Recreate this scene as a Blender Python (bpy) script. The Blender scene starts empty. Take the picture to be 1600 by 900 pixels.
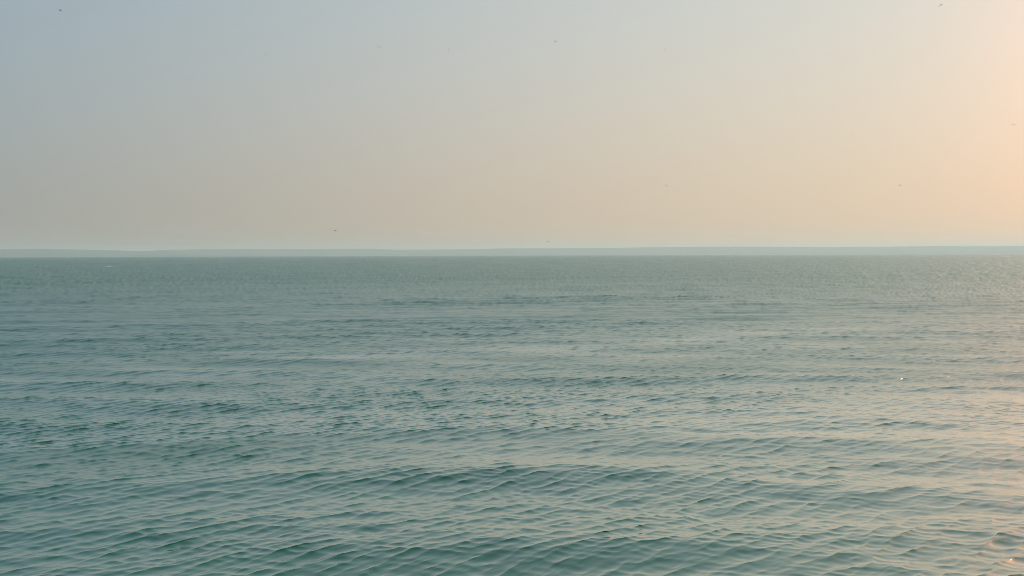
import bpy, bmesh, math, random
import numpy as np

C = bpy.context.scene.collection
S = bpy.context.scene
R = math.radians

# ------------------------------------------------------------------ camera
CAM_H = 6.5
HFOV = 50.0
PITCH = 1.75
ROLL = 0.18
cd = bpy.data.cameras.new('camera')
cam = bpy.data.objects.new('camera', cd)
C.objects.link(cam)
cd.sensor_width = 36.0
cd.lens = 18.0 / math.tan(R(HFOV / 2))
cd.clip_start = 0.05
cd.clip_end = 60000
cam.location = (0, 0, CAM_H)
from mathutils import Matrix, Vector
cam.rotation_euler = (Matrix.Rotation(R(90 - PITCH), 3, 'X') @ Matrix.Rotation(R(-ROLL), 3, 'Z')).to_euler()
S.camera = cam

# ------------------------------------------------------------------ sky and sun
SUN_EL, SUN_AZ = 14.0, 49.0
sun_dir = Vector((math.sin(R(SUN_AZ)) * math.cos(R(SUN_EL)), math.cos(R(SUN_AZ)) * math.cos(R(SUN_EL)), math.sin(R(SUN_EL))))
w = bpy.data.worlds.new('World')
S.world = w
w.use_nodes = True
nt = w.node_tree
N, LK = nt.nodes, nt.links
bg = N['Background']
bg.inputs[1].default_value = 0.1


def node(tree, kind, **kw):
    n = tree.nodes.new(kind)
    for k, v in kw.items():
        setattr(n, k, v)
    return n


def math_node(tree, op, a, b=None, c=None, clamp=False):
    n = node(tree, 'ShaderNodeMath', operation=op, use_clamp=clamp)
    for i, v in enumerate((a, b, c)):
        if v is None:
            continue
        if isinstance(v, (int, float)):
            n.inputs[i].default_value = v
        else:
            tree.links.new(v, n.inputs[i])
    return n.outputs[0]


def vmath(tree, op, a, b=None, scale=None):
    n = node(tree, 'ShaderNodeVectorMath', operation=op)
    for i, v in enumerate((a, b)):
        if v is None:
            continue
        if isinstance(v, (tuple, list, Vector)):
            n.inputs[i].default_value = tuple(v)
        else:
            tree.links.new(v, n.inputs[i])
    if scale is not None:
        if isinstance(scale, (int, float)):
            n.inputs['Scale'].default_value = scale
        else:
            tree.links.new(scale, n.inputs['Scale'])
    return n.outputs['Value'] if op == 'DOT_PRODUCT' else n.outputs[0]


sky = node(nt, 'ShaderNodeTexSky', sky_type='NISHITA')
sky.sun_disc = False
sky.sun_elevation = R(SUN_EL)
sky.sun_rotation = R(SUN_AZ)
sky.air_density = 1.0
sky.dust_density = 0.0
sky.ozone_density = 1.0
# the summer haze veil over the clear sky: thick at the horizon, thinning upwards, brightest round the sun
tc = node(nt, 'ShaderNodeTexCoord')
dvec = vmath(nt, 'NORMALIZE', tc.outputs['Generated'])
sep = node(nt, 'ShaderNodeSeparateXYZ')
LK.new(dvec, sep.inputs[0])
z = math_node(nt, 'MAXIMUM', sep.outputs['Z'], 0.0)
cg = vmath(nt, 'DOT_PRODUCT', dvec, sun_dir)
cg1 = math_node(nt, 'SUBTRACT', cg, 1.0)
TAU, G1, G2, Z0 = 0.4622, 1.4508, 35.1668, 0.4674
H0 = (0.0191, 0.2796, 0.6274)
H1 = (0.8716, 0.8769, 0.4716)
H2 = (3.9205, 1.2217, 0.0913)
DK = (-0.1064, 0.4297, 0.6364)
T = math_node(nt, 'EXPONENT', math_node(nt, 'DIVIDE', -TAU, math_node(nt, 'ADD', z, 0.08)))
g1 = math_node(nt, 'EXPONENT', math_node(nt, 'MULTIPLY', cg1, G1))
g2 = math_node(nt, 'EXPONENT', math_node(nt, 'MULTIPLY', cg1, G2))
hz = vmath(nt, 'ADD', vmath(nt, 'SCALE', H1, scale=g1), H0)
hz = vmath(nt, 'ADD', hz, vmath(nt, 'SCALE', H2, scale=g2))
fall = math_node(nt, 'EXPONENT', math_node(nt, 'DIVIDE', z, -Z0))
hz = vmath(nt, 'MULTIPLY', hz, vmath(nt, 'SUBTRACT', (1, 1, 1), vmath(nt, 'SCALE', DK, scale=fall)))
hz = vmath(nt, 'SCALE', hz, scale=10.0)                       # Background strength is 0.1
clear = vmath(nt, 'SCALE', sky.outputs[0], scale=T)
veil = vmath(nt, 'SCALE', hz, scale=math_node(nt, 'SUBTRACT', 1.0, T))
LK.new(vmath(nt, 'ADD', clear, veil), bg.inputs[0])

sd = bpy.data.lights.new('sun', 'SUN')
sun = bpy.data.objects.new('sun', sd)
C.objects.link(sun)
sd.energy = 4.0
sd.angle = R(1)
sd.color = (1.0, 0.88, 0.74)
sun.rotation_euler = sun_dir.to_track_quat('Z', 'Y').to_euler()
sun.location = (60, 60, 60)

S.view_settings.view_transform = 'Standard'
S.view_settings.look = 'None'
S.view_settings.exposure = 0.0
S.view_settings.gamma = 1.0
S.cycles.use_denoising = True
S.cycles.volume_bounces = 0
S.cycles.max_bounces = 6
S.cycles.filter_width = 0.85

# ------------------------------------------------------------------ helpers
FPX = 800 / math.tan(R(HFOV / 2))          # focal length in pixels of the 1600 px photograph


def ray(px, py):
    """direction in the world of a pixel of the photograph"""
    v = Vector(((px - 800) / FPX, (450 - py) / FPX, -1.0)).normalized()
    return cam.rotation_euler.to_matrix() @ v


def mesh_obj(name, verts, faces, mat, smooth=True):
    me = bpy.data.meshes.new(name)
    me.from_pydata([tuple(v) for v in verts], [], faces)
    me.update()
    if smooth:
        me.polygons.foreach_set('use_smooth', [True] * len(me.polygons))
    o = bpy.data.objects.new(name, me)
    if mat:
        me.materials.append(mat)
    C.objects.link(o)
    return o


def material(name):
    m = bpy.data.materials.new(name)
    m.use_nodes = True
    return m, m.node_tree, m.node_tree.nodes['Principled BSDF']


# ------------------------------------------------------------------ sea
# polar sheet of real waves round the viewpoint: fine near the shore, coarser far out
rng = np.random.default_rng(11)
r = [0.4]
while r[-1] < 17.5:
    r.append(r[-1] + 0.4)


def rows(r0, r1, per):
    """rows between two distances, spaced evenly in viewing angle"""
    n = max(2, int((1 / r0 - 1 / r1) * CAM_H * 1098 * per))
    return list(1 / np.linspace(1 / r0, 1 / r1, n + 1))[1:]


r += rows(r[-1], 40, 2.0)
r += rows(40, 70, 4)
r += rows(70, 110, 5.5)
r += rows(110, 170, 3.5)
r += rows(170, 900, 2.0)
r += rows(900, 4000, 3)
r += list(np.geomspace(4000, 19000, 30))[1:]
r = np.array(r)
half = np.concatenate([np.linspace(0, 27, 461), 27 + (np.geomspace(1, 11, 45)[1:] - 1) * 15.2])   # degrees
half = half[half < 180]
az = np.radians(np.concatenate([-half[:0:-1], half]))
NR, NA = len(r), len(az)
dr = np.gradient(r)
daz = np.empty(NA)
daz[:] = np.abs(np.gradient(az))

comps = []      # wavelength, direction of travel, slope amplitude, phase, crest sharpness


def waves(n, l0, l1, ang, spread, slope, sharp):
    lam = np.exp(rng.uniform(np.log(l0), np.log(l1), n))
    a = np.radians(ang + rng.normal(0, spread, n))
    wgt = rng.uniform(0.5, 1.3, n)
    wgt *= slope * math.sqrt(2) / math.sqrt((wgt ** 2).sum())
    for q in zip(lam, a, wgt, rng.uniform(0, 2 * math.pi, n)):
        comps.append(q + (sharp,))


waves(30, 3.5, 10.0, -92, 12, 0.046, 2.0)         # low swell running to the shore
waves(80, 1.1, 3.2, -86, 50, 0.030, 2.0)        # short-crested waves on it
waves(70, 0.7, 1.5, -80, 26, 0.034, 2.4)        # chop
waves(70, 0.34, 0.95, -44, 9, 0.098, 3.2)       # wind ripples, crests oblique to the view
waves(40, 0.24, 0.65, -108, 16, 0.046, 3.0)       # ripples crossing them
waves(60, 0.13, 0.32, -46, 13, 0.052, 2.6)
waves(30, 9.0, 24.0, -95, 40, 0.008, 1.0)
print('SEA', NR, NA, 'tris', 2 * NR * NA)

P = np.zeros((NR, NA, 3), np.float32)
lost = np.zeros((NR, NA), np.float32)
ca, sa = np.sin(az).astype(np.float32), np.cos(az).astype(np.float32)   # x = r sin, y = r cos
CH = 64
for i0 in range(0, NR, CH):
    rr = r[i0:i0 + CH].astype(np.float32)[:, None]
    X = rr * ca[None]
    Y = rr * sa[None]
    dx = np.zeros_like(X)
    dy = np.zeros_like(X)
    dz = np.zeros_like(X)
    lv = np.zeros_like(X)
    # patches where the wind ripples are stronger or weaker
    gust = (1.0 + 0.25 * np.sin(X * 0.33 + 1.1 + 0.9 * np.sin(Y * 0.21)) * np.sin(Y * 0.47 + 0.4 + 0.8 * np.sin(X * 0.27))
            + 0.2 * np.sin(X * 0.09 - Y * 0.13 + 2.0)).astype(np.float32)
    dri = dr[i0:i0 + CH].astype(np.float32)[:, None]
    dti = rr * daz[None].astype(np.float32)
    far = np.clip((rr - 80) / 90, 0, 1)
    calm = 1 - np.clip((rr - 40) / 90, 0, 1)               # crests pinch less where the waves are taller
    for lam, a, sl, ph, sharp in comps:
        kx, ky = math.cos(a), math.sin(a)
        kr = np.abs(kx * ca + ky * sa)[None] + 1e-4
        kt = np.abs(kx * sa - ky * ca)[None] + 1e-4
        wa = np.clip((lam / kt / dti - 1.8) / 1.6, 0, 1)
        wt = np.clip((lam / kr / dri - 1.8) / 1.6, 0, 1) * wa
        if lam < 0.7:
            amp = sl * gust
        else:
            amp = sl
        if 0.6 < lam < 5:                                    # the sea is rougher away from the sheltered shore
            amp = amp * (1 + 4.6 * np.clip((rr - 70) / 230, 0, 1))
        lv += 0.5 * (amp ** 2) * (1 - wt ** 2)
        if lam > 0.6:                                        # far out each row still carries the crests of its own stretch
            wt = np.maximum(wt, wa * far)
        if wt.max() <= 0:
            continue
        k = 2 * math.pi / lam
        th = k * (kx * X + ky * Y) + ph
        A = wt * amp / k
        dz += A * np.cos(th)
        s_ = A * np.sin(th) * (1 + (sharp - 1) * calm)
        dx -= s_ * kx
        dy -= s_ * ky
    P[i0:i0 + CH, :, 0] = X + dx
    P[i0:i0 + CH, :, 1] = Y + dy
    P[i0:i0 + CH, :, 2] = dz
    lost[i0:i0 + CH] = np.minimum(lv, 0.005 + 0.1 * np.maximum(lv - 0.005, 0))

me = bpy.data.meshes.new('sea')
V = P.reshape(-1, 3)
idx = np.arange(NR * NA, dtype=np.int32).reshape(NR, NA)
nxt = np.roll(idx, -1, axis=1)
quads = np.stack([idx[:-1], idx[1:], nxt[1:], nxt[:-1]], axis=-1).reshape(-1, 4)[:, ::-1]
# (column order runs clockwise, so this winding faces up)
nq = len(quads)
me.vertices.add(len(V))
me.vertices.foreach_set('co', V.ravel())
me.loops.add(nq * 4)
me.loops.foreach_set('vertex_index', quads[:, ::-1].ravel().astype(np.int32))
me.polygons.add(nq)
me.polygons.foreach_set('loop_start', np.arange(0, nq * 4, 4, dtype=np.int32))
me.polygons.foreach_set('use_smooth', np.ones(nq, bool))
at = me.attributes.new('ripple_variance', 'FLOAT', 'POINT')
at.data.foreach_set('value', lost.ravel().astype(np.float32))
me.update(calc_edges=True)
sea = bpy.data.objects.new('sea', me)
C.objects.link(sea)
sea['kind'] = 'structure'
sea['label'] = 'rippled teal green sea reaching to the far shore'

m, t, b = material('sea_water')
b.inputs['Base Color'].default_value = (0.011, 0.135, 0.066, 1)
b.inputs['IOR'].default_value = 1.333
# ripples too fine for the mesh widen the highlight instead
an = node(t, 'ShaderNodeAttribute', attribute_name='ripple_variance')
alpha = math_node(t, 'SQRT', math_node(t, 'MULTIPLY_ADD', an.outputs['Fac'], 2.0, 0.0003))
rgh = math_node(t, 'SQRT', alpha)
t.links.new(rgh, b.inputs['Roughness'])
b.inputs['Coat Weight'].default_value = 1.0                   # second reflective layer, added to brighten the water's reflection
b.inputs['Coat IOR'].default_value = 1.40
t.links.new(rgh, b.inputs['Coat Roughness'])
me.materials.append(m)

# ------------------------------------------------------------------ far shore
m, t, b = material('wooded_land')
tcn = node(t, 'ShaderNodeTexCoord')
nz = node(t, 'ShaderNodeTexNoise')
nz.inputs['Scale'].default_value = 0.01
t.links.new(tcn.outputs['Object'], nz.inputs['Vector'])
rp = node(t, 'ShaderNodeValToRGB')
rp.color_ramp.elements[0].position = 0.35
rp.color_ramp.elements[0].color = (0.04, 0.075, 0.05, 1)
rp.color_ramp.elements[1].position = 0.7
rp.color_ramp.elements[1].color = (0.10, 0.13, 0.09, 1)
t.links.new(nz.outputs['Fac'], rp.inputs[0])
t.links.new(rp.outputs[0], b.inputs['Base Color'])
b.inputs['Roughness'].default_value = 0.95
land_mat = m


def hills(name, label, dist, depth, prof, seed, step=0.12):
    """a long low ridge: shore, wooded slope, rounded top, back slope; prof = (azimuth deg, height m)"""
    rg = random.Random(seed)
    ph = [(rg.uniform(0, 6.28), rg.uniform(.7, 1.3)) for _ in range(12)]
    a0, a1 = prof[0][0], prof[-1][0]
    n = int((a1 - a0) / step)
    xs, ys = [p[0] for p in prof], [p[1] for p in prof]
    prof_t = [(0, -0.02), (0.02, 0.06), (0.15, 0.25), (0.3, 0.55), (0.45, 0.85), (0.55, 1.0), (0.7, 0.8), (1.0, -0.02)]
    vs, fs = [], []
    for i in range(n + 1):
        a = a0 + (a1 - a0) * i / n
        h = float(np.interp(a, xs, ys))
        rough = sum(math.sin(a * (1.7 + 1.9 * j) * q + p) / (1.5 + j) for j, (p, q) in enumerate(ph))
        for u, f in prof_t:
            d = dist + depth * (u - 0.55) + 60 * math.sin(a * 1.3 + seed) * (1 - u)
            hh = h * f * (1 + 0.012 * rough) + (0.6 * math.sin(a * 9 + u * 40) if 0.05 < u < 0.9 else 0)
            if f < 0:
                hh = -2
            vs.append((d * math.sin(R(a)), d * math.cos(R(a)), max(hh, -2)))
    k = len(prof_t)
    for i in range(n):
        for j in range(k - 1):
            fs.append((i * k + j, (i + 1) * k + j, (i + 1) * k + j + 1, i * k + j + 1))
    o = mesh_obj(name, vs, fs, land_mat)
    o['kind'] = 'structure'
    o['label'] = label
    return o


def azpx(x):
    return math.degrees(math.atan((x - 800) / FPX))


LD = 14000.0
PXM = LD / FPX
profile = [(azpx(60), 0)] + \
    [(azpx(x), hpx * PXM) for x, hpx in ((150, 2.5), (200, 6), (260, 8.8), (330, 10), (480, 9.8), (535, 10.3), (580, 10.2), (620, 8.8), (700, 8.9), (780, 10.2),
                                          (860, 10.4), (960, 10.5), (1060, 11.6), (1180, 11.4), (1290, 9.8), (1380, 10.0),
                                          (1460, 10.4), (1520, 9.8), (1600, 9.8))] + [(42, 80), (55, 70), (70, 40), (80, 0)]
profile = [(a_, h_ / math.cos(R(a_)) if abs(a_) < 40 else h_ * 1.25) for a_, h_ in profile]
hills('far_shore', 'low wooded shore lying hazy along the horizon', LD, 1300, profile, 3)
MD = 12900.0
PXM = MD / FPX
profile = [(-75, 0), (-60, 20), (-48, 35), (-36, 45)] + \
    [(azpx(x), hpx * PXM * 1.15) for x, hpx in ((-40, 8.5), (20, 9.5), (50, 9.8), (90, 9.3), (140, 8.4), (200, 7.2), (250, 6), (330, 3))] + [(azpx(380), 0)]
hills('distant_hills', 'faint higher hills beyond the left end of the far shore', MD, 1300, profile, 8)

# ------------------------------------------------------------------ whitecaps
m, t, b = material('sea_foam')
b.inputs['Base Color'].default_value = (0.8, 0.82, 0.8, 1)
b.inputs['Roughness'].default_value = 0.8


def whitecap(px, py, length, label, seed):
    d = ray(px, py)
    s = -CAM_H / d.z
    c = Vector((0, 0, CAM_H)) + d * s
    rg = random.Random(seed)
    side = Vector((d.y, -d.x, 0)).normalized()
    fwd = Vector((d.x, d.y, 0)).normalized()
    n, kk = 26, 7
    vs, fs = [], []
    for i in range(n + 1):
        u = i / n * 2 - 1
        e = max(0.0, 1 - u * u) ** 0.6
        wd = 2.4 * e * rg.uniform(0.7, 1.1) + 0.05
        ht = 0.30 * e * rg.uniform(0.45, 1.2)
        off = 0.25 * math.sin(u * 4 + seed)
        for j in range(kk):
            q = j / (kk - 1) * math.pi
            p = side * (u * length / 2) + fwd * (off - math.cos(q) * wd)
            vs.append((p.x, p.y, math.sin(q) * ht * rg.uniform(.85, 1.15) - 0.03))
    for i in range(n):
        for j in range(kk - 1):
            fs.append((i * kk + j, (i + 1) * kk + j, (i + 1) * kk + j + 1, i * kk + j + 1))
    o = mesh_obj('whitecap', vs, fs, m)
    o.location = (c.x, c.y, 0.06)
    o['label'] = label
    o['category'] = 'whitecap'
    return o


whitecap(169, 417, 5.0, 'thin white wave crest breaking far out near the left edge', 1)

# ------------------------------------------------------------------ birds
m, t, b = material('dark_plumage')
nz = node(t, 'ShaderNodeTexNoise')
nz.inputs['Scale'].default_value = 14
rp = node(t, 'ShaderNodeValToRGB')
rp.color_ramp.elements[0].color = (0.018, 0.019, 0.022, 1)
rp.color_ramp.elements[1].color = (0.06, 0.058, 0.055, 1)
t.links.new(nz.outputs['Fac'], rp.inputs[0])
t.links.new(rp.outputs[0], b.inputs['Base Color'])
b.inputs['Roughness'].default_value = 0.7


def bird_mesh(flap, bend, sweep):
    """one continuous skin: beak, head, body and forked tail, wings drawn out of its flanks. Span about 1 m, flying to +Y"""
    bm = bmesh.new()
    st = [(.30, .004, .004), (.265, .012, .012), (.24, .032, .032), (.20, .042, .042), (.16, .040, .040), (.11, .055, .052), (.05, .068, .062),
          (-.01, .066, .060), (-.07, .050, .048), (-.13, .034, .030), (-.19, .032, .016), (-.27, .050, .008), (-.34, .062, .004)]
    K = 8
    rings = []
    for y, wx, hz_ in st:
        rings.append([bm.verts.new((math.cos((q + .5) / K * 2 * math.pi) * wx, y, math.sin((q + .5) / K * 2 * math.pi) * hz_)) for q in range(K)])
    side = {1: [], -1: []}
    for i in range(len(rings) - 1):
        for q in range(K):
            f = bm.faces.new((rings[i][q], rings[i][(q + 1) % K], rings[i + 1][(q + 1) % K], rings[i + 1][q]))
            f.smooth = True
            if 5 <= i <= 7 and q in (K - 1, 3):
                side[1 if q == K - 1 else -1].append(f)
    bm.faces.new(rings[0][::-1])
    bm.faces.new(rings[-1])
    for s in (1, -1):
        region = side[s]
        secs = [(.12, .95, .5), (.22, .85, .4), (.33, .62, .35), (.43, .38, .3), (.5, .10, .25)]
        h, xo = 0.01, .06
        for x, ch, th in secs:
            ret = bmesh.ops.extrude_face_region(bm, geom=region)
            bmesh.ops.delete(bm, geom=region, context='FACES_ONLY')
            region = [g for g in ret['geom'] if isinstance(g, bmesh.types.BMFace)]
            vs = {v for f in region for v in f.verts}
            ang = flap if x < .25 else flap + bend
            h += math.tan(R(ang)) * (x - xo)
            xo = x
            ys = [v.co.y for v in vs]
            zs = [v.co.z for v in vs]
            y0 = (max(ys) + min(ys)) / 2
            z0 = (max(zs) + min(zs)) / 2
            yc = .03 + (.03 if x < .25 else .03 - sweep * (x - .22))
            for v in vs:
                v.co = (s * x, yc + (v.co.y - y0) / max(max(ys) - min(ys), 1e-4) * .20 * ch,
                        h + (v.co.z - z0) / max(max(zs) - min(zs), 1e-4) * .035 * th)
            for f in region:
                f.smooth = True
    bmesh.ops.recalc_face_normals(bm, faces=bm.faces)
    me_ = bpy.data.meshes.new('bird')
    bm.to_mesh(me_)
    bm.free()
    me_.materials.append(m)
    return me_


kinds = [bird_mesh(22, -30, .5), bird_mesh(4, -8, .55), bird_mesh(-14, -12, .45), bird_mesh(30, 6, .4)]
# px, py, span in pixels, wing pose, heading, bank, label
flock = [
    (94, 16, 4.8, 0, 70, -14, 'dark bird high in the blue upper left corner of the sky'),
    (414, 85.7, 2.4, 3, 20, 5, 'small dark bird in the upper left sky, second from the left edge'),
    (524, 360.3, 4.2, 1, 100, 4, 'dark bird flying low just above the far shore, left of centre'),
    (592.5, 72.5, 1.8, 2, 40, 10, 'faint bird speck in the upper sky between two other specks, left of centre'),
    (700.2, 78.8, 1.8, 3, 10, 70, 'faint bird speck in the upper sky just left of centre'),
    (868.2, 64.7, 3.2, 0, 30, 0, 'dark bird with raised wings high in the sky just right of centre'),
    (1039, 77.8, 2.6, 1, 60, -6, 'pale bird speck in the upper sky about two thirds to the right'),
    (1295, 86, 2.4, 1, 300, 4, 'very faint bird speck in the upper right sky, above two other birds'),
    (1469.9, 7.6, 4.4, 2, 290, -10, 'dark bird at the very top of the sky near the bright right corner'),
    (1299, 171.7, 2.4, 0, 330, -35, 'faint tilted bird speck halfway up the warm right sky'),
    (1330.3, 209.8, 3.6, 0, 350, 0, 'brown looking bird in the middle of the warm right sky'),
    (1040.8, 289.5, 3.0, 1, 80, 2, 'dark bird in the lower sky, right of centre'),
    (1405.5, 289.1, 3.0, 2, 310, 8, 'pale brown bird low in the warm sky towards the right'),
    (857, 378, 2.6, 1, 20, 5, 'tiny bird nearly touching the far shore at the centre'),
    (1583.5, 194.2, 2.6, 1, 340, 0, 'very faint bird speck in the sun glow at the right edge'),
]
for i, (px, py, span, kind, hd, bank, lab) in enumerate(flock):
    d = ray(px, py)
    size = 0.36 + 0.05 * ((i * 37) % 10) / 10
    dist = size * FPX / (max(span, 3.6) * 1.75)
    o = bpy.data.objects.new('bird', kinds[kind])
    C.objects.link(o)
    o.location = Vector((0, 0, CAM_H)) + d * dist
    o.scale = (size,) * 3
    o.rotation_euler = (R(18), R(bank), R(hd))
    o['label'] = lab
    o['category'] = 'bird'
    o['group'] = 'birds flying over the sea'

# ------------------------------------------------------------------ haze
bm = bmesh.new()
bmesh.ops.create_cube(bm, size=1.0)
me = bpy.data.meshes.new('haze')
bm.to_mesh(me)
bm.free()
haze = bpy.data.objects.new('haze', me)
C.objects.link(haze)
TOP, BOT, HALF = 112.0, -3.5, 20500.0
haze.scale = (2 * HALF, 2 * HALF, TOP - BOT)
haze.location = (0, 0, (TOP + BOT) / 2)
haze['kind'] = 'stuff'
haze['label'] = 'pale bluish summer haze over the sea'
m = bpy.data.materials.new('haze_air')
m.use_nodes = True
t = m.node_tree
t.nodes.remove(t.nodes['Principled BSDF'])
pv = node(t, 'ShaderNodeVolumePrincipled')
pv.inputs['Color'].default_value = (0.765, 0.955, 0.94, 1)
pv.inputs['Density'].default_value = 1.05e-4
pv.inputs['Anisotropy'].default_value = 0.2
t.links.new(pv.outputs[0], t.nodes['Material Output'].inputs['Volume'])
me.materials.append(m)
